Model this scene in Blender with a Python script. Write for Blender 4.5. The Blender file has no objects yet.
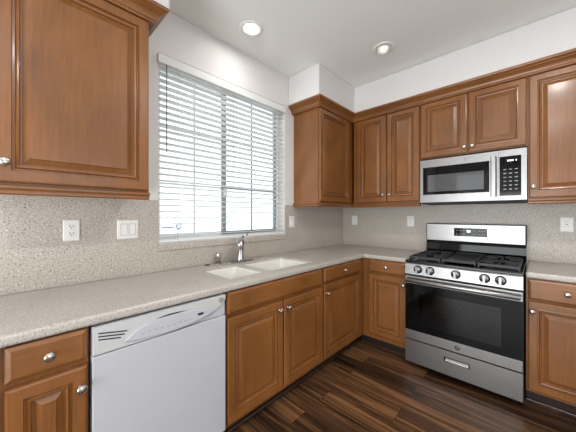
import bpy, bmesh, math, random
from mathutils import Vector
random.seed(4)
C = bpy.context.scene.collection

# ------------------------------------------------------------------ camera, world, light, exposure
scn = bpy.context.scene
cam = bpy.data.objects.new('camera', bpy.data.cameras.new('camera'))
C.objects.link(cam)
cam.location = (1.8804, -3.0475, 1.3041)
cam.rotation_euler = (math.pi / 2, 0, 0.758)
cam.data.sensor_width = 36.0
cam.data.lens = 262.937 / 576 * 36.0
cam.data.shift_y = -(216 - 214.6) / 576
cam.data.clip_start = 0.01
scn.camera = cam

world = bpy.data.worlds.new('world')
scn.world = world
world.use_nodes = True
bg = world.node_tree.nodes['Background']
bg.inputs[0].default_value = (0.93, 0.97, 1.0, 1)
bg.inputs[1].default_value = 1.55

def area(name, loc, rot, sx, sy, power, color=(1, 1, 1), portal=False, spread=math.pi):
    d = bpy.data.lights.new(name, 'AREA')
    d.shape = 'RECTANGLE'
    d.size, d.size_y = sx, sy
    d.energy = power
    d.color = color
    d.spread = spread
    if portal:
        d.cycles.is_portal = True
    o = bpy.data.objects.new(name, d)
    C.objects.link(o)
    o.location = loc
    o.rotation_euler = rot
    return o

H = math.pi / 2
area('window_portal', (-0.17, -1.735, 1.76), (0, -H, 0), 1.3, 1.24, 1, portal=True)
# added fill lamps outside two unseen openings, tilted up to brighten the ceiling
area('rear_fill_lamp', (1.35, -5.45, 1.0), (H + math.radians(34), 0, 0), 2.1, 2.0, 80, (0.93, 0.97, 1.0))
area('side_fill_lamp', (4.40, -2.9, 1.2), (0, H + math.radians(20), 0), 2.2, 2.4, 8, (0.93, 0.97, 1.0))

vs = scn.view_settings
vs.view_transform = 'Standard'
vs.look = 'None'
vs.gamma = 1.0
vs.use_curve_mapping = False
vs.exposure = 0.3

# ------------------------------------------------------------------ materials
def lin(c):
    return tuple(((v / 255) / 12.92 if v / 255 <= 0.04045 else ((v / 255 + 0.055) / 1.055) ** 2.4) for v in c) + (1,)

def base_mat(name):
    m = bpy.data.materials.new(name)
    m.use_nodes = True
    nt = m.node_tree
    return m, nt, nt.nodes['Principled BSDF']

def node(nt, t, **kw):
    n = nt.nodes.new(t)
    for k, v in kw.items():
        setattr(n, k, v)
    return n

def ramp(nt, src, stops):
    r = node(nt, 'ShaderNodeValToRGB')
    els = r.color_ramp.elements
    while len(els) < len(stops):
        els.new(0.5)
    for e, (p, c) in zip(els, stops):
        e.position = p
        e.color = c
    nt.links.new(src, r.inputs[0])
    return r

def coords(nt, scale, rot=(0, 0, 0)):
    tc = node(nt, 'ShaderNodeNewGeometry')
    mp = node(nt, 'ShaderNodeMapping')
    mp.inputs['Scale'].default_value = scale
    mp.inputs['Rotation'].default_value = rot
    nt.links.new(tc.outputs['Position'], mp.inputs[0])
    return mp.outputs[0]

def noise(nt, vec, scale, detail=3, rough=0.55, dist=0.0):
    n = node(nt, 'ShaderNodeTexNoise')
    n.inputs['Scale'].default_value = scale
    n.inputs['Detail'].default_value = detail
    n.inputs['Roughness'].default_value = rough
    n.inputs['Distortion'].default_value = dist
    nt.links.new(vec, n.inputs['Vector'])
    return n.outputs['Fac']

def bump(nt, p, h, strength, dist=0.002):
    b = node(nt, 'ShaderNodeBump')
    b.inputs['Strength'].default_value = strength
    b.inputs['Distance'].default_value = dist
    nt.links.new(h, b.inputs['Height'])
    nt.links.new(b.outputs[0], p.inputs['Normal'])

def flat(name, rgb, rough=0.5, metal=0.0, spec=0.5, var=0.04, scale=18, coat=0.0):
    """Plain colour with a slight procedural mottling."""
    m, nt, p = base_mat(name)
    f = noise(nt, coords(nt, (1, 1, 1)), scale, 2)
    c = lin(rgb)
    lo = tuple(v * (1 - var) for v in c[:3]) + (1,)
    hi = tuple(min(1, v * (1 + var)) for v in c[:3]) + (1,)
    r = ramp(nt, f, [(0.3, lo), (0.7, hi)])
    nt.links.new(r.outputs[0], p.inputs['Base Color'])
    p.inputs['Roughness'].default_value = rough
    p.inputs['Metallic'].default_value = metal
    p.inputs['Specular IOR Level'].default_value = spec
    p.inputs['Coat Weight'].default_value = coat
    return m

def wood(name, scale, dark, mid, light):
    m, nt, p = base_mat(name)
    f1 = noise(nt, coords(nt, scale), 1.0, 5, 0.6, 0.6)
    f2 = noise(nt, coords(nt, (3, 3, 2.2)), 1.0, 3, 0.5, 0.8)
    mx = node(nt, 'ShaderNodeMath', operation='MULTIPLY_ADD')
    mx.inputs[1].default_value = 0.40
    nt.links.new(f1, mx.inputs[0])
    m2 = node(nt, 'ShaderNodeMath', operation='MULTIPLY')
    m2.inputs[1].default_value = 0.55
    nt.links.new(f2, m2.inputs[0])
    nt.links.new(m2.outputs[0], mx.inputs[2])
    r = ramp(nt, mx.outputs[0], [(0.25, lin(dark)), (0.5, lin(mid)), (0.75, lin(light))])
    nt.links.new(r.outputs[0], p.inputs['Base Color'])
    p.inputs['Roughness'].default_value = 0.36
    p.inputs['Coat Weight'].default_value = 0.22
    p.inputs['Coat Roughness'].default_value = 0.16
    bump(nt, p, f1, 0.05, 0.001)
    return m

WD, WM, WL = (101, 61, 25), (131, 82, 38), (156, 103, 54)
WOOD_V = wood('maple_vertical', (90, 90, 5), WD, WM, WL)
WOOD_H = wood('maple_horizontal', (5, 5, 90), WD, WM, WL)
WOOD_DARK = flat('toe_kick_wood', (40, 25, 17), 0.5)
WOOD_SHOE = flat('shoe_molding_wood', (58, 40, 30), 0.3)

def paint(name, rgb, tex=0.12):
    m, nt, p = base_mat(name)
    v = coords(nt, (1, 1, 1))
    f = noise(nt, v, 90, 3)
    c = lin(rgb)
    r = ramp(nt, f, [(0.3, tuple(x * 0.985 for x in c[:3]) + (1,)), (0.7, c)])
    nt.links.new(r.outputs[0], p.inputs['Base Color'])
    p.inputs['Roughness'].default_value = 0.75
    p.inputs['Specular IOR Level'].default_value = 0.25
    bump(nt, p, f, tex, 0.002)
    return m

PAINT = paint('white_wall_paint', (226, 223, 221))
PAINT_C = paint('ceiling_paint', (240, 239, 236), 0.35)

def speckle(name, base, dark, light, rough, sc, coat=0.0):
    """Stone composite: base with darker and lighter grains."""
    m, nt, p = base_mat(name)
    v = coords(nt, (1, 1, 1))
    f1 = noise(nt, v, sc, 3, 0.65)
    r1 = ramp(nt, f1, [(0.30, lin(dark)), (0.46, lin(base)), (0.58, lin(base)), (0.72, lin(light))])
    f2 = noise(nt, v, 5, 2)
    r2 = ramp(nt, f2, [(0.3, (0.93, 0.93, 0.93, 1)), (0.7, (1, 1, 1, 1))])
    mm = node(nt, 'ShaderNodeMix', data_type='RGBA', blend_type='MULTIPLY')
    mm.inputs['Factor'].default_value = 1
    nt.links.new(r1.outputs[0], mm.inputs['A'])
    nt.links.new(r2.outputs[0], mm.inputs['B'])
    nt.links.new(mm.outputs['Result'], p.inputs['Base Color'])
    p.inputs['Roughness'].default_value = rough
    p.inputs['Coat Weight'].default_value = coat
    return m

STONE_T = speckle('speckled_worktop', (188, 182, 174), (122, 111, 98), (230, 227, 222), 0.33, 150)
STONE_B = speckle('speckled_backsplash', (190, 182, 171), (98, 86, 74), (240, 236, 230), 0.42, 125)
SINK = flat('sink_white', (236, 234, 226), 0.25, var=0.02)

def floor_mat():
    m, nt, p = base_mat('dark_wood_planks')
    v = coords(nt, (1, 1, 1))
    br = node(nt, 'ShaderNodeTexBrick')
    br.offset = 0.37
    br.inputs['Color1'].default_value = (0, 0, 0, 1)
    br.inputs['Color2'].default_value = (1, 1, 1, 1)
    br.inputs['Mortar'].default_value = (0.5, 0.5, 0.5, 1)
    br.inputs['Scale'].default_value = 1
    br.inputs['Mortar Size'].default_value = 0.0016
    br.inputs['Mortar Smooth'].default_value = 0.2
    br.inputs['Brick Width'].default_value = 1.22
    br.inputs['Row Height'].default_value = 0.155
    nt.links.new(v, br.inputs['Vector'])
    mp = node(nt, 'ShaderNodeMapping')
    mp.inputs['Scale'].default_value = (1.2, 30, 1)
    nt.links.new(v, mp.inputs[0])
    w = node(nt, 'ShaderNodeMath', operation='MULTIPLY')
    w.inputs[1].default_value = 37
    nt.links.new(br.outputs['Color'], w.inputs[0])
    n1 = node(nt, 'ShaderNodeTexNoise', noise_dimensions='4D')
    n1.inputs['Scale'].default_value = 1
    n1.inputs['Detail'].default_value = 6
    n1.inputs['Roughness'].default_value = 0.62
    n1.inputs['Distortion'].default_value = 0.9
    nt.links.new(mp.outputs[0], n1.inputs['Vector'])
    nt.links.new(w.outputs[0], n1.inputs['W'])
    ad = node(nt, 'ShaderNodeMath', operation='MULTIPLY_ADD')
    ad.inputs[1].default_value = 0.16
    nt.links.new(br.outputs['Color'], ad.inputs[0])
    nt.links.new(n1.outputs['Fac'], ad.inputs[2])
    r = ramp(nt, ad.outputs[0], [(0.38, lin((24, 16, 12))), (0.50, lin((54, 37, 26))), (0.62, lin((88, 61, 41))), (0.78, lin((138, 98, 64)))])
    mm = node(nt, 'ShaderNodeMix', data_type='RGBA')
    nt.links.new(br.outputs['Fac'], mm.inputs['Factor'])
    nt.links.new(r.outputs[0], mm.inputs['A'])
    mm.inputs['B'].default_value = lin((22, 13, 9))
    nt.links.new(mm.outputs['Result'], p.inputs['Base Color'])
    p.inputs['Roughness'].default_value = 0.30
    bump(nt, p, n1.outputs['Fac'], 0.06, 0.001)
    return m
FLOOR = floor_mat()

def brushed(name, rgb, rough, scale):
    m, nt, p = base_mat(name)
    f = noise(nt, coords(nt, scale), 1, 3)
    r = ramp(nt, f, [(0.2, (rough * 0.8,) * 3 + (1,)), (0.8, (rough * 1.25,) * 3 + (1,))])
    nt.links.new(r.outputs[0], p.inputs['Roughness'])
    p.inputs['Base Color'].default_value = lin(rgb)
    p.inputs['Metallic'].default_value = 1
    bump(nt, p, f, 0.03, 0.0005)
    return m
STEEL = brushed('brushed_stainless', (154, 153, 152), 0.32, (4, 4, 500))
NICKEL = brushed('satin_nickel', (196, 190, 182), 0.25, (60, 60, 60))
CHROME = brushed('faucet_chrome', (190, 190, 192), 0.12, (30, 30, 30))
BLACK_G = flat('black_gloss', (10, 10, 11), 0.06, spec=0.22)
BLACK_E = flat('black_enamel', (16, 16, 17), 0.16)
IRON = flat('cast_iron', (30, 30, 31), 0.42)
CHAR = flat('charcoal_body', (34, 34, 36), 0.45)
OVEN_IN = flat('oven_enamel', (52, 46, 42), 0.35)
RACK = flat('rack_wire', (190, 182, 170), 0.3, metal=1)
WHITE_A = flat('appliance_white', (190, 192, 198), 0.30, var=0.01)
WHITE_A2 = flat('appliance_panel_white', (196, 196, 196), 0.34, var=0.01)
WHITE_P = flat('white_plastic', (236, 235, 230), 0.35, var=0.01)
GREY_P = flat('grey_plastic', (150, 152, 156), 0.4)
SLOT = flat('dark_slot', (30, 28, 26), 0.6)
BLIND = flat('blind_white', (232, 233, 232), 0.5, var=0.01)
VINYL = flat('window_vinyl', (240, 241, 242), 0.4, var=0.01)
def slat_mat():
    m, nt, p = base_mat('blind_slat')
    p.inputs['Base Color'].default_value = lin((236, 237, 236))
    p.inputs['Roughness'].default_value = 0.5
    tl = node(nt, 'ShaderNodeBsdfTranslucent')
    f = noise(nt, coords(nt, (1, 1, 1)), 12, 2)
    r = ramp(nt, f, [(0.3, lin((238, 239, 238))), (0.7, lin((246, 247, 246)))])
    nt.links.new(r.outputs[0], tl.inputs[0])
    mx = node(nt, 'ShaderNodeMixShader')
    mx.inputs[0].default_value = 0.6
    nt.links.new(p.outputs[0], mx.inputs[1])
    nt.links.new(tl.outputs[0], mx.inputs[2])
    nt.links.new(mx.outputs[0], nt.nodes['Material Output'].inputs[0])
    return m
SLAT = slat_mat()
SASH_BACKLIT = flat('sash_backlit_grey', (150, 155, 161), 0.4)  # right sash darkened in its colour to look backlit
CORD = flat('blind_cord', (176, 176, 174), 0.6)

def glass(name, tint, ior=1.5, rough=0.0, fmul=1.0):
    m = bpy.data.materials.new(name)
    m.use_nodes = True
    nt = m.node_tree
    nt.nodes.remove(nt.nodes['Principled BSDF'])
    out = nt.nodes['Material Output']
    tr = node(nt, 'ShaderNodeBsdfTransparent')
    tr.inputs[0].default_value = tint
    gl = node(nt, 'ShaderNodeBsdfGlossy')
    gl.inputs['Roughness'].default_value = rough
    lw = node(nt, 'ShaderNodeLayerWeight')
    lw.inputs[0].default_value = 0.5
    pw = node(nt, 'ShaderNodeMath', operation='POWER')
    pw.inputs[1].default_value = 4.0
    nt.links.new(lw.outputs['Facing'], pw.inputs[0])
    fr = node(nt, 'ShaderNodeMath', operation='MULTIPLY_ADD')
    fr.inputs[1].default_value = 0.6
    fr.inputs[2].default_value = 0.04
    nt.links.new(pw.outputs[0], fr.inputs[0])
    mx = node(nt, 'ShaderNodeMixShader')
    nt.links.new(fr.outputs[0], mx.inputs[0])
    nt.links.new(tr.outputs[0], mx.inputs[1])
    nt.links.new(gl.outputs[0], mx.inputs[2])
    nt.links.new(mx.outputs[0], out.inputs[0])
    return m
PANE = glass('clear_pane', (0.97, 0.99, 0.99, 1))
OVEN_GLASS = glass('oven_glass', (0.30, 0.28, 0.26, 1), 1.5)
MW_GLASS = flat('microwave_window', (70, 71, 74), 0.06, spec=0.9)

def emit(name, rgb, strength):
    m, nt, p = base_mat(name)
    p.inputs['Base Color'].default_value = (0.8, 0.8, 0.8, 1)
    p.inputs['Emission Color'].default_value = rgb + (1,)
    p.inputs['Emission Strength'].default_value = strength
    return m
LAMP_ON = emit('lamp_lens_bright', (1.0, 0.97, 0.92), 5)
LAMP_DIM = emit('lamp_lens_soft', (1.0, 0.93, 0.82), 0.4)
DIGIT = emit('display_digits', (0.85, 0.95, 1.0), 1.6)

# ------------------------------------------------------------------ mesh helpers
IDENT = lambda p: p
LW = lambda p: (p[2], p[0], p[1])        # (along, up, out) seen on the window wall
BW = lambda p: (p[0], -p[2], p[1])       # (along, up, out) seen on the range wall

class MB:
    def __init__(s, fr=IDENT):
        s.v, s.f, s.fr, s.sm = [], [], fr, []
    def add(s, vs, fs, smooth=False):
        n = len(s.v)
        s.v += [s.fr(tuple(p)) for p in vs]
        s.f += [tuple(i + n for i in f) for f in fs]
        s.sm += [smooth] * len(fs)
    def box(s, a0, a1, b0, b1, c0, c1):
        vs = [(x, y, z) for x in (a0, a1) for y in (b0, b1) for z in (c0, c1)]
        s.add(vs, [(0, 1, 3, 2), (4, 6, 7, 5), (0, 4, 5, 1), (2, 3, 7, 6), (0, 2, 6, 4), (1, 5, 7, 3)])
        return s
    def loops(s, loops, cap0=True, cap1=True, smooth=False):
        n = len(loops[0])
        vs = [p for L in loops for p in L]
        fs = []
        for i in range(len(loops) - 1):
            for j in range(n):
                k = (j + 1) % n
                fs.append((i * n + j, i * n + k, (i + 1) * n + k, (i + 1) * n + j))
        s.add(vs, fs, smooth)
        m = len(s.v) - len(vs)
        if cap0:
            s.f.append(tuple(m + j for j in range(n))); s.sm.append(False)
        if cap1:
            s.f.append(tuple(m + (len(loops) - 1) * n + j for j in range(n))); s.sm.append(False)
        return s
    def prism(s, poly, c0, c1):
        return s.loops([[(a, b, c0) for a, b in poly], [(a, b, c1) for a, b in poly]])
    def lathe(s, o, ax, prof, n=20, su=1, sv=1):
        """prof: (radius, distance along ax)."""
        ax = Vector(ax).normalized()
        u = ax.orthogonal().normalized()
        w = ax.cross(u)
        if abs(ax.z) > 0.99:
            u, w = Vector((1, 0, 0)), Vector((0, 1, 0))
        o = Vector(o)
        Ls = []
        for r, d in prof:
            Ls.append([tuple(o + ax * d + u * (su * r * math.cos(2 * math.pi * i / n)) + w * (sv * r * math.sin(2 * math.pi * i / n))) for i in range(n)])
        return s.loops(Ls, smooth=True)
    def tube(s, pts, r, n=10):
        pts = [Vector(p) for p in pts]
        rs = r if isinstance(r, (list, tuple)) else [r] * len(pts)
        Ls = []
        up = None
        for i, p in enumerate(pts):
            t = (pts[min(i + 1, len(pts) - 1)] - pts[max(i - 1, 0)]).normalized()
            if up is None:
                up = t.orthogonal().normalized()
            up = (up - t * up.dot(t)).normalized()
            w = t.cross(up)
            Ls.append([tuple(p + up * (rs[i] * math.cos(2 * math.pi * k / n)) + w * (rs[i] * math.sin(2 * math.pi * k / n))) for k in range(n)])
        return s.loops(Ls, smooth=True)
    def build(s, name, mat, parent=None, bevel=0, seg=2):
        off = Vector(parent['origin']) if parent is not None and 'origin' in parent else Vector((0, 0, 0))
        me = bpy.data.meshes.new(name)
        me.from_pydata([tuple(Vector(p) - off) for p in s.v], [], s.f)
        bm = bmesh.new()
        bm.from_mesh(me)
        for f, q in zip(bm.faces, s.sm):
            f.smooth = q
        bmesh.ops.remove_doubles(bm, verts=bm.verts, dist=1e-6)
        bmesh.ops.recalc_face_normals(bm, faces=bm.faces)
        bm.to_mesh(me)
        bm.free()
        o = bpy.data.objects.new(name, me)
        C.objects.link(o)
        me.materials.append(mat)
        if parent is not None:
            o.parent = parent
            o['origin'] = tuple(off)
        if bevel:
            b = o.modifiers.new('bevel', 'BEVEL')
            b.width = bevel
            b.segments = seg
            b.limit_method = 'ANGLE'
        return o

def thing(name, label, cat, loc, group=None):
    o = bpy.data.objects.new(name, None)
    C.objects.link(o)
    o.empty_display_size = 0.05
    o.location = loc
    o['origin'] = tuple(loc)
    o['label'] = label
    o['category'] = cat
    if group:
        o['group'] = group
    return o

def tag(o, label, cat, group=None):
    o['label'] = label
    o['category'] = cat
    if group:
        o['group'] = group
    return o

def struct(o):
    o['kind'] = 'structure'
    return o

def grid_slab(xs, ys, filled, z0, z1, mb=None):
    """Welded slab over the filled cells of an x/y grid."""
    mb = mb or MB()
    nx, ny = len(xs) - 1, len(ys) - 1
    F = lambda i, j: 0 <= i < nx and 0 <= j < ny and filled(i, j)
    for i in range(nx):
        for j in range(ny):
            if not F(i, j):
                continue
            a, b, c, d = xs[i], xs[i + 1], ys[j], ys[j + 1]
            for z in (z0, z1):
                mb.add([(a, c, z), (b, c, z), (b, d, z), (a, d, z)], [(0, 1, 2, 3)])
            if not F(i - 1, j): mb.add([(a, c, z0), (a, d, z0), (a, d, z1), (a, c, z1)], [(0, 1, 2, 3)])
            if not F(i + 1, j): mb.add([(b, c, z0), (b, d, z0), (b, d, z1), (b, c, z1)], [(0, 1, 2, 3)])
            if not F(i, j - 1): mb.add([(a, c, z0), (b, c, z0), (b, c, z1), (a, c, z1)], [(0, 1, 2, 3)])
            if not F(i, j + 1): mb.add([(a, d, z0), (b, d, z0), (b, d, z1), (a, d, z1)], [(0, 1, 2, 3)])
    return mb

# ------------------------------------------------------------------ the room
ZC = 2.7335
RX, RY = 4.2, -5.2
WY0, WY1, WZ0, WZ1 = -2.352, -1.112, 1.108, 2.418      # window recess

struct(MB().box(-0.16, RX + 0.1, RY - 0.1, 0.16, -0.1, 0).build('floor', FLOOR))
struct(MB().box(-0.16, RX + 0.1, RY - 0.1, 0.16, ZC, ZC + 0.1).build('ceiling', PAINT_C))
# window wall: slab built in (along, up, out)
struct(grid_slab([RY - 0.1, WY0, WY1, 0.16], [0, WZ0, WZ1, ZC], lambda i, j: not (i == 1 and j == 1), -0.16, 0, MB(LW)).build('wall_left', PAINT))
struct(MB().box(0, RX + 0.1, 0, 0.16, 0, ZC).build('wall_back', PAINT))
struct(grid_slab([0, 0.45, 2.25, RX + 0.1], [0, 2.25, ZC], lambda i, j: not (i == 1 and j == 0), -0.1, 0, MB(lambda p: (p[0], RY + p[2], p[1]))).build('wall_rear', PAINT))
struct(grid_slab([RY, -4.1, -1.7, 0], [0, 0.3, 2.3, ZC], lambda i, j: not (i == 1 and j == 1), 0, 0.1, MB(lambda p: (RX + p[2], p[0], p[1]))).build('wall_right', PAINT))

# dropped soffits over the wall cabinets
SZ = 2.4375
m = MB()
m.loops([[(0, -1.06, z), (0.395, -1.06, z), (0.395, -0.385, z), (3.2, -0.385, z), (3.2, 0, z), (0, 0, z)] for z in (SZ, ZC)])
struct(m.build('wall_soffit_back', PAINT, bevel=0.014, seg=3))
struct(MB().box(0, 0.395, -4.3, -2.432, SZ, ZC).build('wall_soffit_left', PAINT, bevel=0.014, seg=3))

# stone backsplash panels, sill
TZ = 1.402
def bs_left():
    mb = MB(LW)
    grid_slab([-3.6, WY0 - 0.0, WY1, -0.0], [0.916, 1.055, TZ], lambda i, j: not (i == 1 and j == 1), 0.0, 0.007, mb)
    return mb
struct(bs_left().build('trim_1', STONE_B))
struct(MB(BW).box(0.008, 3.2, 0.916, TZ, 0, 0.007).build('trim_2', STONE_B))
mb = MB(LW)
mb.box(WY0 - 0.006, WY1 + 0.008, 1.056, 1.104, 0.0, 0.018)
mb.box(WY0 + 0.002, WY1 - 0.002, 1.086, 1.104, -0.12, 0.0)
struct(mb.build('trim_3', STONE_B, bevel=0.004))

struct(MB().box(-7.0, -0.165, -7, 4, -0.4, -0.3).build('ground_outside', flat('concrete_ground', (226, 224, 220), 0.8)))

# ------------------------------------------------------------------ window with sliding sashes
win = bpy.data.objects.new('window_1', None)
C.objects.link(win)
win.location = (-0.11, -1.73, 1.108)
win['origin'] = tuple(win.location)
win['kind'] = 'structure'
fy0, fy1, fz0, fz1 = WY0 + 0.002, WY1 - 0.002, 1.106, WZ1 - 0.002
def rect_frame(mb, u0, u1, v0, v1, w, c0, c1):
    mb.box(u0, u0 + w, v0, v1, c0, c1)
    mb.box(u1 - w, u1, v0, v1, c0, c1)
    mb.box(u0 + w, u1 - w, v0, v0 + w, c0, c1)
    mb.box(u0 + w, u1 - w, v1 - w, v1, c0, c1)
mb = MB(LW)
rect_frame(mb, fy0, fy1, fz0, fz1, 0.025, -0.15, -0.095)
mb.build('window_frame', VINYL, win)
mid = -1.755
def sash(u0, u1, c0, c1, nv, nh, fm, gm):
    mb = MB(LW)
    rect_frame(mb, u0, u1, fz0 + 0.02, fz1 - 0.02, 0.034, c0, c1)
    o = mb.build('sash', fm, win)
    g = MB(LW)
    cm = (c0 + c1) / 2
    g.box(u0 + 0.033, u1 - 0.033, fz0 + 0.053, fz1 - 0.053, cm - 0.002, cm + 0.002)
    p = g.build('pane', PANE, o)
    b = MB(LW)
    for k in range(nv):
        y = u0 + (u1 - u0) * (k + 1) / (nv + 1)
        b.box(y - 0.007, y + 0.007, fz0 + 0.053, fz1 - 0.053, cm + 0.003, cm + 0.011)
    for z in nh:
        b.box(u0 + 0.034, u1 - 0.034, z - 0.007, z + 0.007, cm + 0.0035, cm + 0.0105)
    b.build('muntins', gm, o)
    return o
sash(fy0 + 0.022, mid + 0.03, -0.145, -0.125, 1, (1.537, 1.953), VINYL, VINYL)
s2 = sash(mid - 0.03, fy1 - 0.022, -0.12, -0.098, 1, (1.537, 1.953), SASH_BACKLIT, SASH_BACKLIT)
lk = MB(LW)
lk.box(mid - 0.02, mid + 0.012, 1.47, 1.53, -0.098, -0.088)
lk.build('sash_lock', VINYL, s2)
# two small stickers low on the left pane
sy, szz = -2.155, 1.215
st = MB(LW)
st.loops([[(sy + r * math.cos(a), szz + r * math.sin(a), -0.122) for a in [2 * math.pi * i / 16 for i in range(16)]] for r in (0.022, 0.014)], False, False)
st.box(sy - 0.13, sy - 0.04, szz - 0.012, szz - 0.004, -0.1225, -0.1218)
st.build('sticker', flat('sticker_blue_grey', (110, 122, 150), 0.5), win)

# ------------------------------------------------------------------ venetian blind
bl = thing('window_blind', 'white horizontal slat blind lowered over the kitchen window above the sink', 'blind', (-0.02, -1.73, 1.11))
mb = MB(LW)
mb.box(WY0 - 0.006, WY1 + 0.010, 2.343, 2.404, 0.006, 0.020)
mb.box(WY0 - 0.006, WY0 - 0.0005, 2.343, 2.404, 0.0, 0.006)
mb.box(WY1 + 0.0005, WY1 + 0.010, 2.343, 2.404, 0.0, 0.006)
mb.build('valance', BLIND, bl, bevel=0.002)
MB(LW).box(WY0 + 0.006, WY1 - 0.006, 2.352, 2.400, -0.055, -0.004).build('headrail', BLIND, bl)
mb = MB(LW)
ys0, ys1 = WY0 + 0.006, WY1 - 0.006
z = 1.150
tilt = math.radians(5)
zs = []
while z < 2.345:
    zs.append(z)
    # a gently crowned slat, tilted a little
    sec = []
    for k in range(5):
        t = (k / 4 - 0.5) * 0.050
        cr = 0.0025 * (1 - (2 * t / 0.05) ** 2)
        sec.append((t * math.cos(tilt) - cr * math.sin(tilt), t * math.sin(tilt) + cr * math.cos(tilt)))
    top = [(a, b + 0.0016) for a, b in sec]
    bot = [(a, b - 0.0016) for a, b in reversed(sec)]
    ring = top + bot
    mb.loops([[(y, z + b, -0.029 + a) for a, b in ring] for y in (ys0, ys1)])
    z += 0.0437
mb.build('slats', SLAT, bl)
MB(LW).box(ys0, ys1, 1.1095, 1.127, -0.052, -0.006).build('bottom_rail', BLIND, bl, bevel=0.003)
for y in (-2.215, -1.735, -1.26):
    mb = MB(LW)
    mb.box(y - 0.001, y + 0.001, 1.12, 2.36, -0.0035, -0.0022)
    mb.box(y - 0.001, y + 0.001, 1.12, 2.36, -0.0565, -0.0552)
    mb.build('ladder_cord', CORD, bl)
mb = MB(LW)
mb.tube([(-2.300, 2.345, 0.012), (-2.300, 1.74, 0.012)], 0.0035, 8)
mb.build('tilt_wand', flat('wand_grey', (120, 122, 124), 0.3), bl)

# ------------------------------------------------------------------ cabinet helpers
def raised_panel(mb, u0, u1, v0, v1, d0, d1, st=0.045, k=1.0):
    prof = [(0, d0), (0, d1 - 0.006), (0.003, d1 - 0.0015), (0.008, d1), (st, d1), (st + 0.002 * k, d1 - 0.011), (st + 0.010 * k, d1 - 0.010),
            (st + 0.016 * k, d1 - 0.002), (st + 0.022 * k, d1 - 0.004), (st + 0.025 * k, d1 - 0.016), (st + 0.031 * k, d1 - 0.016),
            (st + 0.055 * k, d1 - 0.007), (st + 0.0555 * k, d1 - 0.002)]
    mb.loops([[(u0 + i, v0 + i, d), (u1 - i, v0 + i, d), (u1 - i, v1 - i, d), (u0 + i, v1 - i, d)] for i, d in prof])

def slab_front(mb, u0, u1, v0, v1, d0, d1):
    prof = [(0, d0), (0, d1 - 0.010), (0.003, d1 - 0.007), (0.012, d1 - 0.0015), (0.015, d1)]
    mb.loops([[(u0 + i, v0 + i, d), (u1 - i, v0 + i, d), (u1 - i, v1 - i, d), (u0 + i, v1 - i, d)] for i, d in prof])

def cab_knob(parent, fr, u, v, d):
    mb = MB(fr)
    mb.lathe((u, v, d), (0, 0, 1), [(0.009, 0.0), (0.009, 0.002), (0.006, 0.004), (0.0055, 0.012), (0.010, 0.015), (0.0155, 0.019), (0.017, 0.023), (0.0145, 0.027), (0.008, 0.0295), (0.001, 0.030)], 18)
    mb.build('knob', NICKEL, parent)

def door(parent, fr, u0, u1, v0, v1, d0, d1, knob=None, st=0.045, k=1.0):
    mb = MB(fr)
    raised_panel(mb, u0, u1, v0, v1, d0, d1, st, k)
    o = mb.build('door', WOOD_V, parent)
    if knob:
        cab_knob(o, fr, knob[0], knob[1], d1)
    return o

def drawer(parent, fr, u0, u1, v0, v1, d0, d1, knob=True, name='drawer'):
    mb = MB(fr)
    slab_front(mb, u0, u1, v0, v1, d0, d1)
    o = mb.build(name, WOOD_H, parent)
    if knob:
        cab_knob(o, fr, (u0 + u1) / 2, (v0 + v1) / 2 + 0.002, d1)
    return o

def base_cabinet(fr, u0, u1, label, face=None, toe=None, side=0.873):
    loc = fr(((u0 + u1) / 2, 0.0, 0.3))
    t = thing('base_cabinet', label, 'cabinet', loc, 'base cabinets under the worktop')
    mb = MB(fr)
    mb.box(u0, u0 + 0.016, 0.1, side, 0.012, 0.589)
    mb.box(u1 - 0.016, u1, 0.1, side, 0.012, 0.589)
    mb.box(u0 + 0.016, u1 - 0.016, 0.1, 0.116, 0.012, 0.589)
    mb.box(u0 + 0.016, u1 - 0.016, 0.116, 0.873, 0.012, 0.02)
    mb.build('carcass', WOOD_V, t)
    f0, f1 = face or (u0, u1)
    MB(fr).box(f0, f1, 0.1, 0.873, 0.59, 0.61).build('face_frame', WOOD_V, t)
    k0, k1 = toe or (f0, f1)
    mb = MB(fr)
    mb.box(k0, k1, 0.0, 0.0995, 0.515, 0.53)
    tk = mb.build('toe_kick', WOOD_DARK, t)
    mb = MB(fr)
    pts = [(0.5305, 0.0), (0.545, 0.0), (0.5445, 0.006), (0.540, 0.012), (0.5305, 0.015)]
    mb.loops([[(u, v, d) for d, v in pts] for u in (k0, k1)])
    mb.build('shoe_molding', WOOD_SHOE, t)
    return t

D0, D1 = 0.611, 0.635
ZD0, ZD1, ZW0, ZW1 = 0.128, 0.732, 0.750, 0.868
# neighbour at far left (only its stile shows), then the narrow one by the dishwasher
t = base_cabinet(LW, -3.50, -3.072, 'brown base cabinet at the far left edge, only a sliver of its front showing')
door(t, LW, -3.49, -3.082, ZD0, ZD1, D0, D1)
drawer(t, LW, -3.49, -3.082, ZW0, ZW1, D0, D1)
t = base_cabinet(LW, -3.071, -2.838, 'narrow brown wooden base cabinet with drawer left of the white dishwasher')
door(t, LW, -3.061, -2.845, ZD0, ZD1 - 0.002, D0, D1, (-2.864, 0.655), 0.043, 0.85)
drawer(t, LW, -3.061, -2.845, ZW0, ZW1, D0, D1)
t = base_cabinet(LW, -2.224, -1.312, 'wide brown two-door base cabinet under the sink with a plain false drawer front', side=0.67)
door(t, LW, -2.216, -1.777, ZD0, ZD1 - 0.01, D0, D1, (-1.812, 0.668))
door(t, LW, -1.765, -1.322, ZD0, ZD1 - 0.01, D0, D1, (-1.732, 0.668))
drawer(t, LW, -2.216, -1.322, ZW0 - 0.008, ZW1, D0, D1, False, 'false_drawer_front')
t = base_cabinet(LW, -1.311, -0.02, 'brown base cabinet with one drawer and door between sink cabinet and inner corner', (-1.311, -0.612), (-1.311, -0.532))
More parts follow.
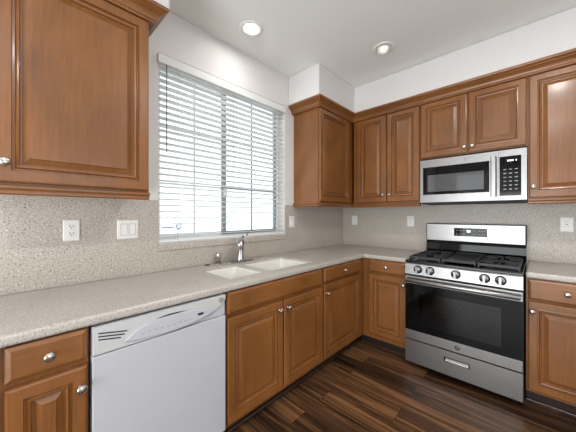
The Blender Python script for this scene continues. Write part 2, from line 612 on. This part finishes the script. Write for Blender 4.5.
door(t, LW, -1.300, -0.704, ZD0, ZD1, D0, D1, (-1.268, 0.662))
drawer(t, LW, -1.300, -0.704, ZW0, ZW1, D0, D1)
t = base_cabinet(BW, 0.640, 1.046, 'brown base cabinet with drawer between the corner and the left side of the range', (0.612, 1.046), (0.547, 1.046))
door(t, BW, 0.684, 1.036, ZD0 + 0.02, ZD1, D0, D1, (1.018, 0.672))
drawer(t, BW, 0.684, 1.036, ZW0, ZW1, D0, D1)
t = base_cabinet(BW, 1.826, 2.215, 'brown base cabinet with drawer at the right side of the range')
door(t, BW, 1.836, 2.205, ZD0 - 0.006, ZD1 - 0.012, D0, D1, (1.858, 0.655))
drawer(t, BW, 1.836, 2.205, ZW0 - 0.02, ZW1, D0, D1)

# ------------------------------------------------------------------ worktops (holes for the two sink bowls)
SX0, SX1 = 0.165, 0.525
BA, BB = (-2.125, -1.835), (-1.795, -1.325)
xs = [0.009, SX0, SX1, 0.640, 1.048]
ys = [-3.55, BA[0], BA[1], BB[0], BB[1], -0.640, -0.009]
def wt(i, j):
    if i == 3:
        return j == 5
    if i == 1 and j in (1, 3):
        return False
    return True
o = grid_slab(xs, ys, wt, 0.875, 0.915).build('worktop', STONE_T, bevel=0.013, seg=4)
tag(o, 'long speckled beige worktop turning the corner from the sink to the range', 'worktop')
o = MB().box(1.824, 2.235, -0.640, -0.009, 0.875, 0.915).build('worktop', STONE_T, bevel=0.013, seg=4)
tag(o, 'short speckled beige worktop right of the range', 'worktop')

sk = thing('kitchen_sink', 'white double bowl sink set into the worktop under the window', 'sink', (0.345, -1.73, 0.70))
for (y0, y1) in (BA, BB):
    mb = MB()
    def rr(x0, x1, a0, a1, r, z, n=5):
        P = []
        for cx, cy, s0 in ((x1 - r, a1 - r, 0), (x0 + r, a1 - r, 1), (x0 + r, a0 + r, 2), (x1 - r, a0 + r, 3)):
            for k in range(n + 1):
                a = (s0 + k / n) * math.pi / 2
                P.append((cx + r * math.cos(a), cy + r * math.sin(a), z))
        return P
    q = lambda i, r, z: rr(SX0 + i, SX1 - i, y0 + i, y1 - i, r, z)
    mb.loops([q(0.10, 0.03, 0.693), q(0.03, 0.05, 0.695), q(0.0065, 0.045, 0.725), q(0.0015, 0.020, 0.86), q(0.0015, 0.020, 0.8985),
              q(0.004, 0.020, 0.900), q(0.008, 0.03, 0.890), q(0.013, 0.045, 0.80), q(0.018, 0.05, 0.74), q(0.040, 0.05, 0.716), q(0.10, 0.03, 0.7075)], True, True, True)
    b = mb.build('bowl', SINK, sk)
    mb = MB()
    mb.lathe((0.345, (y0 + y1) / 2, 0.7085), (0, 0, 1), [(0.042, 0), (0.042, 0.003), (0.034, 0.004), (0.030, 0.0015), (0.001, 0.0015)], 20)
    mb.build('drain', CHROME, b)

# faucet
fx, fy = 0.105, -1.742
fc = thing('faucet', 'chrome single-lever pull-out faucet behind the sink', 'faucet', (fx, fy, 0.915))
mb = MB()
mb.lathe((fx, fy, 0.915), (0, 0, 1), [(0.030, 0), (0.030, 0.006), (0.026, 0.010), (0.001, 0.011)], 28, 1, 4.4)
mb.build('base_plate', CHROME, fc)
mb = MB()
mb.lathe((fx, fy, 0.921), (0, 0, 1), [(0.034, 0), (0.030, 0.02), (0.027, 0.04), (0.026, 0.10), (0.029, 0.13), (0.029, 0.15), (0.016, 0.166), (0.001, 0.170)], 24)
mb.build('body', CHROME, fc)
mb = MB()
hx, hy = 0.80, -0.60
mb.tube([(fx + hx * q, fy + hy * q, z) for q, z in ((-0.012, 1.070), (0.03, 1.092), (0.07, 1.094), (0.11, 1.078), (0.14, 1.050))], [0.022, 0.029, 0.032, 0.033, 0.026], 16)
mb.build('spout', CHROME, fc)
mb = MB()
mb.tube([(fx, fy, 1.080), (fx + 0.004, fy + 0.002, 1.108), (fx + 0.03, fy + 0.006, 1.128), (fx + 0.075, fy + 0.012, 1.142)], [0.018, 0.015, 0.010, 0.008], 12)
mb.build('lever', CHROME, fc)
t = thing('air_gap', 'small chrome air gap cylinder left of the faucet', 'air gap', (0.06, -1.922, 0.915))
mb = MB()
mb.lathe((0.06, -1.922, 0.915), (0, 0, 1), [(0.026, 0), (0.026, 0.005), (0.020, 0.007), (0.020, 0.012)], 20)
mb.build('collar', CHROME, t)
mb = MB()
mb.lathe((0.06, -1.922, 0.927), (0, 0, 1), [(0.020, 0), (0.020, 0.066), (0.017, 0.076), (0.001, 0.077)], 20)
mb.build('cap', NICKEL, t)
mb = MB()
mb.lathe((0.040, -2.005, 0.915), (0, 0, 1), [(0.022, 0), (0.022, 0.003), (0.016, 0.005), (0.013, 0.003), (0.001, 0.003)], 20)
tag(mb.build('hole_cover', flat('dark_ring', (70, 64, 58), 0.35, metal=0.6)), 'small flat dark round cap on the worktop left of the air gap', 'hole cover')

# ------------------------------------------------------------------ dishwasher
A0, A1 = -2.832, -2.231
dw = thing('dishwasher', 'white built-in dishwasher between two brown base cabinets', 'dishwasher', (0.3, -2.53, 0))
mb = MB(LW)
mb.box(A0, A1, 0.1, 0.868, 0.03, 0.585)
mb.build('tub', CHAR, dw)
MB(LW).box(A0 + 0.002, A1 - 0.002, 0.118, 0.752, 0.587, 0.637).build('door', WHITE_A, dw, bevel=0.004)
MB(LW).box(A0 + 0.002, A1 - 0.002, 0.7545, 0.866, 0.587, 0.629).build('fascia', WHITE_A, dw, bevel=0.003)
def smooth(P, n=6):
    R = []
    for i in range(len(P) - 1):
        p0, p1, p2, p3 = P[max(i - 1, 0)], P[i], P[i + 1], P[min(i + 2, len(P) - 1)]
        for k in range(n):
            t = k / n
            R.append(tuple(0.5 * (2 * b + (c - a) * t + (2 * a - 5 * b + 4 * c - d) * t * t + (3 * b - a - 3 * c + d) * t ** 3) for a, b, c, d in zip(p0, p1, p2, p3)))
    return R + [P[-1]]
low = smooth([(-2.70, 0.757), (-2.613, 0.756), (-2.527, 0.757), (-2.432, 0.763), (-2.325, 0.786), (-2.262, 0.815), (A1 - 0.003, 0.845)])
MB(LW).prism([(A0 + 0.003, 0.865), (A0 + 0.003, 0.757)] + low + [(A1 - 0.003, 0.865)], 0.6295, 0.6405).build('control_panel', WHITE_A2, dw, bevel=0.002)
up = smooth([(-2.722, 0.780), (-2.68, 0.812), (-2.625, 0.830), (-2.55, 0.836), (-2.45, 0.834), (-2.36, 0.822), (-2.30, 0.806)])
dn = smooth([(-2.30, 0.800), (-2.35, 0.786), (-2.432, 0.770), (-2.527, 0.764), (-2.613, 0.766), (-2.68, 0.772)])
pod = MB(LW).prism(up + dn, 0.641, 0.648).build('button_pod', WHITE_A, dw, bevel=0.003)
mb = MB(LW)
mb.prism(smooth([(-2.60, 0.8375), (-2.55, 0.843), (-2.50, 0.842), (-2.46, 0.8375)], 4) , 0.641, 0.6425)
mb.build('handle_pocket', SLOT, dw)
mb = MB(LW)
mb.box(-2.402, -2.372, 0.7985, 0.8095, 0.6482, 0.6495)
mb.build('display', SLOT, pod)
mb = MB(LW)
for i in range(9):
    y = -2.66 + i * 0.027
    mb.box(y, y + 0.012, 0.790 + 0.002 * math.sin(i), 0.793 + 0.002 * math.sin(i), 0.6482, 0.6487)
mb.build('button_marks', GREY_P, pod)
mb = MB(LW)
for i, (l, r) in enumerate(((-2.812, -2.712), (-2.812, -2.722), (-2.812, -2.735))):
    z0 = 0.843 - i * 0.0125
    s = 0.20
    mb.prism([(l, z0), (l, z0 - 0.005), (r, z0 - 0.005 - (r - l) * s), (r, z0 - (r - l) * s)], 0.6402, 0.6412)
mb.build('vent_slots', SLOT, dw)

def logo(parent, fr, u, v, d, r, disc, mark):
    mb = MB(fr)
    mb.lathe((u, v, d), (0, 0, 1), [(r, 0), (r, 0.002), (r * 0.95, 0.0025), (0.001, 0.0025)], 24)
    o = mb.build('logo_badge', disc, parent)
    mb = MB(fr)
    n = 28
    ring = [(u + r * 0.84 * math.cos(2 * math.pi * i / n), v + r * 0.84 * math.sin(2 * math.pi * i / n), d + 0.0028) for i in range(n + 1)]
    mb.tube(ring, r * 0.045, 6)
    for pts in ([(0.02, 0.42), (-0.18, 0.5), (-0.42, 0.22), (-0.5, -0.15), (-0.32, -0.42), (-0.1, -0.3), (-0.02, 0.0), (-0.25, 0.02)],
                [(0.5, 0.32), (0.3, 0.5), (0.12, 0.3), (0.28, 0.08), (0.08, -0.12), (0.2, -0.42), (0.5, -0.3)]):
        mb.tube([(u + a * r, v + b * r, d + 0.0028) for a, b in smooth(pts, 4)], r * 0.06, 6)
    mb.build('monogram', mark, o)
    return o
logo(dw, LW, -2.262, 0.842, 0.6405, 0.013, CHAR, WHITE_P)
MB(LW).box(A0 + 0.004, A1 - 0.004, 0.0, 0.098, 0.50, 0.53).build('kick_plate', SLOT, dw)

# ------------------------------------------------------------------ wall cabinets
UZ0, UZ1 = 1.405, 2.338
def rail_profile(mb, u0, u1, zb, d, ret=()):
    pts = [(d - 0.02, zb - 0.020), (d + 0.004, zb - 0.020), (d + 0.010, zb - 0.015), (d + 0.010, zb - 0.004), (d + 0.014, zb + 0.002), (d + 0.020, zb + 0.006), (d + 0.020, zb + 0.016), (d + 0.014, zb + 0.019), (d - 0.02, zb + 0.019)]
    mb.loops([[(u, z, c) for c, z in pts] for u in (u0, u1)])

def wall_cabinet(fr, u0, u1, label, z0=UZ0, face=None, rail=None):
    t = thing('wall_cabinet', label, 'cabinet', fr(((u0 + u1) / 2, z0, 0.15)), 'wall cabinets under the soffit')
    MB(fr).box(u0, u1, z0 + 0.02, UZ1 + 0.05, 0.0085, 0.312).build('carcass', WOOD_V, t)
    f0, f1 = face or (u0, u1)
    MB(fr).box(f0, f1, z0 + 0.02, UZ1 + 0.03, 0.3125, 0.330).build('face_frame', WOOD_V, t)
    r = rail or (f0, f1)
    if r != 'none':
        mb = MB(fr)
        rail_profile(mb, r[0], r[1], z0, 0.330)
        mb.build('light_rail', WOOD_H, t)
    return t

E0, E1 = 0.331, 0.352
UD0, UD1 = 1.438, 2.349
t = wall_cabinet(LW, -3.10, -2.524, 'large brown wall cabinet at upper left beside the window')
door(t, LW, -3.092, -2.530, UD0 - 0.004, UD1, E0, E1, (-3.062, 1.513), 0.047, 1.02)
t = wall_cabinet(LW, -0.978, -0.009, 'brown corner wall cabinet right of the window with bare side panel', face=(-0.978, -0.332), rail=(-0.978, -0.312))
door(t, LW, -0.972, -0.425, UD0, UD1, E0, E1)
mb = MB(BW)   # light rail return along the exposed side
pts = [(0.9575, 1.385), (0.982, 1.385), (0.988, 1.39), (0.988, 1.401), (0.992, 1.407), (0.998, 1.411), (0.998, 1.421), (0.992, 1.424), (0.9785, 1.424)]
mb.loops([[(u, z, c) for c, z in pts] for u in (0.009, 0.333)])
mb.build('light_rail', WOOD_H, t)
mb = MB(LW)
t = wall_cabinet(BW, 0.352, 1.064, 'brown two-door wall cabinet between the corner and the microwave', rail=(0.354, 1.064))
door(t, BW, 0.402, 0.733, UD0, UD1, E0, E1, (0.704, 1.512))
door(t, BW, 0.745, 1.058, UD0, UD1, E0, E1, (0.775, 1.512))
t = wall_cabinet(BW, 1.066, 1.829, 'short brown two-door wall cabinet above the microwave', 1.812, rail='none')
door(t, BW, 1.074, 1.443, 1.840, UD1, E0, E1, (1.424, 1.888))
door(t, BW, 1.456, 1.823, 1.840, UD1, E0, E1, (1.482, 1.888))
t = wall_cabinet(BW, 1.831, 2.235, 'tall brown wall cabinet right of the microwave')
door(t, BW, 1.837, 2.228, UD0 - 0.006, UD1, E0, E1, (1.862, 1.513))

def sweep(path, prof):
    """Mitred moulding: prof (outwards, z), outwards is to the right of travel."""
    P = [Vector(p) for p in path]
    loops = []
    for i, p in enumerate(P):
        ns = []
        if i > 0:
            t = (P[i] - P[i - 1]).normalized(); ns.append(Vector((t.y, -t.x)))
        if i < len(P) - 1:
            t = (P[i + 1] - P[i]).normalized(); ns.append(Vector((t.y, -t.x)))
        if len(ns) == 2:
            b = (ns[0] + ns[1]); b = b / b.dot(ns[0])
        else:
            b = ns[0]
        loops.append([(p.x + b.x * o, p.y + b.y * o, z) for o, z in prof])
    return MB().loops(loops)
CR = [(0.0015, 2.354), (0.024, 2.354), (0.026, 2.358), (0.026, 2.364), (0.031, 2.367), (0.031, 2.372), (0.034, 2.382), (0.042, 2.394), (0.055, 2.403), (0.060, 2.404), (0.060, 2.410), (0.069, 2.413), (0.077, 2.420), (0.079, 2.427), (0.079, 2.436), (0.0015, 2.436)]
o = sweep([(0.002, -0.979), (0.331, -0.979), (0.331, -0.331), (2.238, -0.331)], CR).build('crown_molding', WOOD_H)
tag(o, 'brown crown molding running over the corner and range wall cabinets', 'molding')
o = sweep([(0.331, -3.10), (0.331, -2.523), (0.002, -2.523)], CR).build('crown_molding', WOOD_H)
tag(o, 'brown crown molding on top of the upper left wall cabinet', 'molding')

# ------------------------------------------------------------------ microwave
X0, X1 = 1.075, 1.826
mw = thing('microwave', 'stainless over-the-range microwave under the short wall cabinet', 'microwave', (1.45, -0.2, 1.415))
MB(BW).box(X0, X1, 1.418, 1.808, 0.009, 0.340).build('case', CHAR, mw)
mb = MB(BW)
mb.box(X0, 1.658, 1.742, 1.812, 0.341, 0.370); mb.box(X0, 1.658, 1.418, 1.488, 0.341, 0.370)
mb.box(X0, 1.100, 1.488, 1.742, 0.341, 0.370); mb.box(1.600, 1.658, 1.488, 1.742, 0.341, 0.370)
dr = mb.build('door', STEEL, mw)
MB(BW).box(1.100, 1.600, 1.488, 1.742, 0.341, 0.3685).build('door_glass', BLACK_G, dr)
MB(BW).box(1.140, 1.563, 1.515, 1.668, 0.3688, 0.3700).build('window', MW_GLASS, dr)
mb = MB(BW)
mb.loops([[(1.629 + a, z, 0.398 + d) for a, d in ((-0.018, 0), (-0.018, 0.008), (-0.012, 0.014), (0.012, 0.014), (0.018, 0.008), (0.018, 0))] for z in (1.448, 1.765)])
mb.box(1.620, 1.638, 1.46, 1.485, 0.3705, 0.398)
mb.box(1.620, 1.638, 1.728, 1.753, 0.3705, 0.398)
mb.build('handle', STEEL, dr)
logo(mw, BW, 1.44, 1.778, 0.370, 0.013, STEEL, GREY_P)
mb = MB(BW)
mb.box(1.660, X1, 1.762, 1.812, 0.341, 0.370); mb.box(1.660, X1, 1.418, 1.452, 0.341, 0.370)
mb.box(1.660, 1.664, 1.452, 1.762, 0.341, 0.370); mb.box(1.794, X1, 1.452, 1.762, 0.341, 0.370)
cp = mb.build('control_panel', STEEL, mw)
MB(BW).box(1.664, 1.794, 1.452, 1.762, 0.341, 0.369).build('keypad_glass', BLACK_G, cp)
mb = MB(BW)
for a, b in ((1.712, 1.722), (1.725, 1.735), (1.738, 1.748), (1.762, 1.768)):
    mb.box(a, b, 1.722, 1.732, 0.3691, 0.3698)
mb.build('display', DIGIT, cp)
for r in range(6):
    for c in range(3):
        MB(BW).box(1.688 + c * 0.034, 1.706 + c * 0.034, 1.50 + r * 0.031, 1.507 + r * 0.031, 0.3691, 0.3695).build('key_mark', GREY_P, cp)
MB(BW).box(X0 + 0.004, X1 - 0.004, 1.402, 1.417, 0.02, 0.345).build('vent_grille', SLOT, mw)

# ------------------------------------------------------------------ gas range
R0, R1 = 1.055, 1.816
rg = thing('gas_range', 'stainless and black freestanding gas range standing between two base cabinets', 'range', (1.435, -0.35, 0))
mb = MB(BW)
mb.box(R0, R0 + 0.012, 0.045, 0.892, 0.012, 0.660); mb.box(R1 - 0.012, R1, 0.045, 0.892, 0.012, 0.660)
mb.box(R0 + 0.012, R1 - 0.012, 0.045, 0.892, 0.012, 0.03); mb.box(R0 + 0.012, R1 - 0.012, 0.045, 0.06, 0.03, 0.660)
mb.box(R0 + 0.012, R1 - 0.012, 0.76, 0.88, 0.03, 0.655)
mb.build('body', CHAR, rg)
mb = MB(BW)
ox0, ox1, oz0, oz1, od = 1.13, 1.74, 0.31, 0.72, 0.08
mb.box(ox0 - 0.01, ox0, oz0, oz1, od, 0.655); mb.box(ox1, ox1 + 0.01, oz0, oz1, od, 0.655)
mb.box(ox0, ox1, oz0, oz0 + 0.01, od, 0.655); mb.box(ox0, ox1, oz1 - 0.01, oz1, od, 0.655); mb.box(ox0, ox1, oz0 + 0.01, oz1 - 0.01, od, od + 0.01)
mb.build('oven_cavity', OVEN_IN, rg)
for zr in (0.40, 0.53):
    mb = MB(BW)
    for i in range(16):
        x = ox0 + 0.02 + i * (ox1 - ox0 - 0.04) / 15
        mb.tube([(x, zr, od + 0.03), (x, zr, 0.62)], 0.002, 6)
    for d in (od + 0.03, 0.3, 0.45, 0.62):
        mb.tube([(ox0 + 0.003, zr + 0.004, d), (ox1 - 0.003, zr + 0.004, d)], 0.003, 6)
    mb.build('oven_rack', RACK, rg)
for x in (R0 + 0.05, R1 - 0.05):
    for d in (0.08, 0.60):
        MB(BW).lathe((x, 0.0, d), (0, 1, 0), [(0.022, 0), (0.022, 0.01), (0.012, 0.012), (0.012, 0.044)], 14).build('foot', SLOT, rg)
# storage drawer
mb = MB(BW)
px0, px1, pz0, pz1 = 1.350, 1.520, 0.156, 0.192
mb.box(R0 + 0.003, px0, 0.055, 0.243, 0.662, 0.708); mb.box(px1, R1 - 0.003, 0.055, 0.243, 0.662, 0.708)
mb.box(px0, px1, 0.055, pz0, 0.662, 0.708); mb.box(px0, px1, pz1, 0.243, 0.662, 0.708)
dw2 = mb.build('storage_drawer', STEEL, rg)
mb = MB(BW)
mb.box(px0, px1, pz0, pz1, 0.662, 0.685)
mb.build('pull_recess', SLOT, dw2)
mb = MB(BW)
sec = [(0.686, 0.160), (0.712, 0.160), (0.712, 0.166), (0.700, 0.184), (0.686, 0.184)]
mb.loops([[(x, z, d) for d, z in sec] for x in (px0 + 0.008, px1 - 0.008)])
mb.build('pull', STEEL, dw2, bevel=0.003)
# oven door
gx0, gx1, gz0, gz1 = 1.17, 1.70, 0.385, 0.655
mb = MB(BW)
mb.box(R0 + 0.003, gx0, 0.328, 0.722, 0.662, 0.710); mb.box(gx1, R1 - 0.003, 0.328, 0.722, 0.662, 0.710)
mb.box(gx0, gx1, 0.328, gz0, 0.662, 0.710); mb.box(gx0, gx1, gz1, 0.722, 0.662, 0.710)
od_ = mb.build('oven_door', BLACK_G, rg)
MB(BW).box(gx0, gx1, gz0, gz1, 0.7055, 0.7095).build('oven_window', OVEN_GLASS, od_)
MB(BW).box(R0 + 0.003, R1 - 0.003, 0.252, 0.327, 0.662, 0.711).build('door_trim', STEEL, od_, bevel=0.002)
MB(BW).box(R0 + 0.003, R1 - 0.003, 0.723, 0.786, 0.662, 0.711).build('door_trim', STEEL, od_, bevel=0.002)
mb = MB(BW)
n = 16
mb.loops([[(x, 0.755 + 0.017 * math.sin(a) * s, 0.752 + 0.011 * math.cos(a) * s) for a in [2 * math.pi * i / n for i in range(n)]] for x, s in ((R0 + 0.012, 0.8), (R0 + 0.016, 1), (R1 - 0.016, 1), (R1 - 0.012, 0.8))], smooth=True)
mb.box(R0 + 0.03, R0 + 0.055, 0.745, 0.765, 0.7115, 0.745); mb.box(R1 - 0.055, R1 - 0.03, 0.745, 0.765, 0.7115, 0.745)
mb.build('handle', STEEL, od_)
logo(od_, BW, 1.440, 0.289, 0.711, 0.018, BLACK_E, GREY_P)
# control panel with five knobs
mb = MB(BW)
sec = [(0.662, 0.797), (0.712, 0.797), (0.715, 0.802), (0.704, 0.884), (0.697, 0.892), (0.662, 0.892)]
mb.loops([[(x, z, d) for d, z in sec] for x in (R0 + 0.002, R1 - 0.002)])
cpn = mb.build('control_panel', STEEL, rg)
for x in (1.160, 1.252, 1.430, 1.608, 1.698):
    mb = MB(BW)
    zc, d = 0.846, 0.7098
    mb.lathe((x, zc, d), (0, 0.13, 1), [(0.033, 0), (0.033, 0.004), (0.029, 0.006), (0.001, 0.006)], 24)
    kb = mb.build('knob_bezel', BLACK_E, cpn)
    mb = MB(BW)
    mb.lathe((x, zc + 0.001, d + 0.006), (0, 0.13, 1), [(0.027, 0), (0.026, 0.018), (0.024, 0.021), (0.001, 0.022)], 24)
    mb.box(x - 0.007, x + 0.007, zc - 0.026, zc + 0.028, d + 0.024, d + 0.042)
    mb.build('knob', STEEL, cpn)
# cooktop
mb = MB(BW)
mb.box(R0, R1, 0.893, 0.907, 0.08, 0.700)
mb.box(R0, R0 + 0.015, 0.907, 0.916, 0.08, 0.700); mb.box(R1 - 0.015, R1, 0.907, 0.916, 0.08, 0.700)
mb.box(R0 + 0.015, R1 - 0.015, 0.907, 0.914, 0.672, 0.700)
mb.build('cooktop', BLACK_E, rg, bevel=0.003)
for x, d in ((1.195, 0.50), (1.195, 0.22), (1.68, 0.50), (1.68, 0.22), (1.435, 0.37)):
    MB(BW).lathe((x, 0.907, d), (0, 1, 0), [(0.052, 0), (0.050, 0.006), (0.040, 0.007), (0.040, 0.011), (0.036, 0.014), (0.001, 0.015)], 20).build('burner', IRON, rg)
def grate(a, b):
    mb = MB(BW)
    d0, d1 = 0.125, 0.655
    z0, z1 = 0.928, 0.946
    w = 0.006
    for x in (a + w, b - w):
        mb.box(x - w, x + w, z0, z1, d0, d1)
    for d in (d0 + w, (d0 + d1) / 2, d1 - w):
        mb.box(a + 2 * w, b - 2 * w, z0, z1, d - w, d + w)
    for d in ((d0 * 3 + d1) / 4, (d0 + 3 * d1) / 4):
        mb.box(a + 2 * w, a + 0.085, z0 + 0.002, z1 + 0.003, d - w * 0.8, d + w * 0.8)
        mb.box(b - 0.085, b - 2 * w, z0 + 0.002, z1 + 0.003, d - w * 0.8, d + w * 0.8)
        x = (a + b) / 2
        mb.box(x - w * 0.8, x + w * 0.8, z0 + 0.002, z1 + 0.003, d - 0.12, d - 0.04)
        mb.box(x - w * 0.8, x + w * 0.8, z0 + 0.002, z1 + 0.003, d + 0.04, d + 0.12)
    for x in (a + w, b - w):
        for d in (d0 + w, d1 - w):
            mb.box(x - w, x + w, 0.9165 if (x - w < R0 + 0.016 or x + w > R1 - 0.016) else 0.9075, z0, d - w, d + w)
    mb.build('grate', IRON, rg, bevel=0.0015)
grate(1.072, 1.312)
grate(1.558, 1.799)
mb = MB(BW)
mb.box(1.322, 1.548, 0.928, 0.938, 0.125, 0.655)
mb.box(1.322, 1.330, 0.938, 0.949, 0.125, 0.655); mb.box(1.540, 1.548, 0.938, 0.949, 0.125, 0.655)
mb.box(1.330, 1.540, 0.938, 0.949, 0.125, 0.133); mb.box(1.330, 1.540, 0.938, 0.949, 0.647, 0.655)
for x in (1.33, 1.54):
    for d in (0.14, 0.64):
        mb.box(x - 0.006, x + 0.006, 0.9145, 0.928, d - 0.006, d + 0.006)
mb.build('griddle', IRON, rg, bevel=0.002)
# backguard
mb = MB(BW)
sec = [(0.012, 0.893), (0.078, 0.893), (0.094, 0.92), (0.100, 0.96), (0.096, 1.02), (0.086, 1.044), (0.012, 1.044)]
mb.loops([[(x, z, d) for d, z in sec] for x in (R0 - 0.002, R1 + 0.001)])
mb.build('backguard_base', BLACK_G, rg)
mb = MB(BW)
mb.box(R0 - 0.003, R1 + 0.003, 1.045, 1.214, 0.012, 0.094)
bk = mb.build('backguard', CHAR, rg, bevel=0.003)
MB(BW).box(R0 + 0.004, R1 - 0.005, 1.049, 1.209, 0.0945, 0.101).build('backguard_face', STEEL, bk, bevel=0.002)
dp = MB(BW).box(1.300, 1.556, 1.100, 1.176, 0.1012, 0.1035).build('display_panel', BLACK_G, bk)
mb = MB(BW)
mb.box(1.404, 1.420, 1.138, 1.158, 0.1036, 0.1040); mb.box(1.424, 1.430, 1.138, 1.158, 0.1036, 0.1040)
mb.build('clock', DIGIT, bk)
for x in (1.318, 1.345, 1.372, 1.452, 1.492, 1.512, 1.532):
    for z in (1.117, 1.150):
        MB(BW).box(x, x + 0.012, z, z + 0.005, 0.1036, 0.1039).build('key_mark', GREY_P, bk)

# ------------------------------------------------------------------ outlets and switches
def plate(fr, u, v, w, label, cat, kind, name):
    h = 0.116
    t = thing(name, label, cat, fr((u, v, 0.007)), 'white cover plates on the backsplash')
    prof = [(0, 0.0072), (0, 0.0092), (0.002, 0.0112), (0.004, 0.012)]
    mb = MB(fr)
    mb.loops([[(u - w / 2 + i, v - h / 2 + i, d), (u + w / 2 - i, v - h / 2 + i, d), (u + w / 2 - i, v + h / 2 - i, d), (u - w / 2 + i, v + h / 2 - i, d)] for i, d in prof])
    mb.build('cover_plate', WHITE_P, t)
    if kind == 'duplex':
        for s in (-1, 1):
            zc = v + s * 0.0195
            mb = MB(fr)
            pts = [(u + 0.017 * math.cos(a), zc + max(-0.0135, min(0.0135, 0.017 * math.sin(a)))) for a in [2 * math.pi * i / 24 for i in range(24)]]
            mb.prism(pts, 0.0122, 0.0138)
            r = mb.build('receptacle', WHITE_P, t)
            mb = MB(fr)
            mb.box(u - 0.0085, u - 0.0055, zc - 0.001, zc + 0.009, 0.0139, 0.0142)
            mb.box(u + 0.0055, u + 0.0085, zc - 0.001, zc + 0.008, 0.0139, 0.0142)
            mb.lathe((u, zc - 0.0075, 0.0139), (0, 0, 1), [(0.003, 0), (0.003, 0.0003), (0.0005, 0.0004)], 10)
            mb.build('slots', SLOT, r)
    elif kind == 'gfci':
        MB(fr).box(u - 0.0165, u + 0.0165, v - 0.0335, v + 0.0335, 0.0122, 0.0138).build('receptacle', WHITE_P, t)
        mb = MB(fr)
        for zc in (v - 0.020, v + 0.020):
            mb.box(u - 0.0085, u - 0.006, zc - 0.003, zc + 0.006, 0.0139, 0.0142)
            mb.box(u + 0.006, u + 0.0085, zc - 0.003, zc + 0.006, 0.0139, 0.0142)
        mb.box(u - 0.006, u + 0.006, v - 0.004, v + 0.004, 0.0139, 0.0144)
        mb.build('slots', GREY_P, t)
    else:
        n = 2 if w > 0.1 else 1
        for k in range(n):
            x = u + (k - (n - 1) / 2) * 0.046
            MB(fr).box(x - 0.0185, x + 0.0185, v - 0.036, v + 0.036, 0.01205, 0.0126).build('rocker_gap', GREY_P, t)
            mb = MB(fr)
            mb.loops([[(x + a, v - 0.0335, 0.0128), (x + a, v + 0.0335, 0.0128), (x + a, v + 0.0335, 0.0138), (x + a, v, 0.0152), (x + a, v - 0.0335, 0.0168)] for a in (-0.0165, 0.0165)])
            mb.build('rocker', WHITE_P, t)
plate(LW, -2.814, 1.217, 0.073, 'white duplex outlet on the backsplash below the upper left cabinet', 'outlet', 'duplex', 'wall_outlet')
plate(LW, -2.537, 1.211, 0.118, 'white plate with two rocker switches on the backsplash left of the window', 'switch', 'rocker', 'light_switch')
plate(LW, -1.011, 1.230, 0.074, 'white plate with one rocker switch on the backsplash right of the window', 'switch', 'rocker', 'light_switch')
plate(BW, 0.181, 1.232, 0.073, 'white plate with one rocker switch on the range wall near the corner', 'switch', 'rocker', 'light_switch')
plate(BW, 0.868, 1.230, 0.073, 'white duplex outlet on the backsplash left of the range', 'outlet', 'duplex', 'wall_outlet')
plate(BW, 2.052, 1.226, 0.074, 'white outlet on the backsplash right of the range', 'outlet', 'gfci', 'wall_outlet')

# ------------------------------------------------------------------ recessed ceiling lights
def downlight(x, y, label, mat, power, tilt=False):
    t = thing('ceiling_light', label, 'ceiling light', (x, y, ZC), 'recessed ceiling lights')
    mb = MB()
    mb.loops([[(x + r * math.cos(a), y + r * math.sin(a), ZC - d) for a in [2 * math.pi * i / 32 for i in range(32)]]
              for r, d in ((0.088, 0.0005), (0.088, 0.004), (0.080, 0.008), (0.066, 0.009), (0.058, 0.003), (0.058, 0.0005))], False, False, True)
    mb.build('trim_ring', WHITE_P, t)
    if tilt:
        mb = MB()
        mb.lathe((x, y, ZC - 0.001), (0.32, -0.45, -1.0), [(0.052, 0.008), (0.052, 0.012), (0.044, 0.0165), (0.038, 0.012)], 24)
        mb.build('gimbal', WHITE_P, t)
        mb = MB()
        mb.lathe((x, y, ZC - 0.001), (0.32, -0.45, -1.0), [(0.036, 0.0125), (0.030, 0.0155), (0.001, 0.016)], 24)
        mb.build('lens', mat, t)
    else:
        mb = MB()
        mb.lathe((x, y, ZC - 0.001), (0, 0, -1), [(0.056, 0), (0.056, 0.003), (0.001, 0.004)], 28)
        mb.build('lens', mat, t)
    if not power:
        return t
    d = bpy.data.lights.new('lamp', 'AREA')
    d.shape = 'DISK'
    d.size = 0.10
    d.energy = power
    d.color = (1.0, 0.97, 0.94)
    o = bpy.data.objects.new('lamp', d)
    C.objects.link(o)
    o.parent = t
    o.location = (0, 0, -0.022)
    return t
downlight(0.288, -1.774, 'round recessed ceiling light near the window, shining bright white', LAMP_ON, 1.6)
downlight(0.925, -0.846, 'round recessed ceiling light nearer the range with tilted dim lens', LAMP_DIM, 0, True)
for x, y, lb in ((2.05, -1.75, 'added unseen ceiling light in the middle of the room'), (2.05, -3.4, 'added unseen ceiling light above the camera position')):  # out-of-view downlights added for more light from above
    downlight(x, y, lb, LAMP_ON, 14)
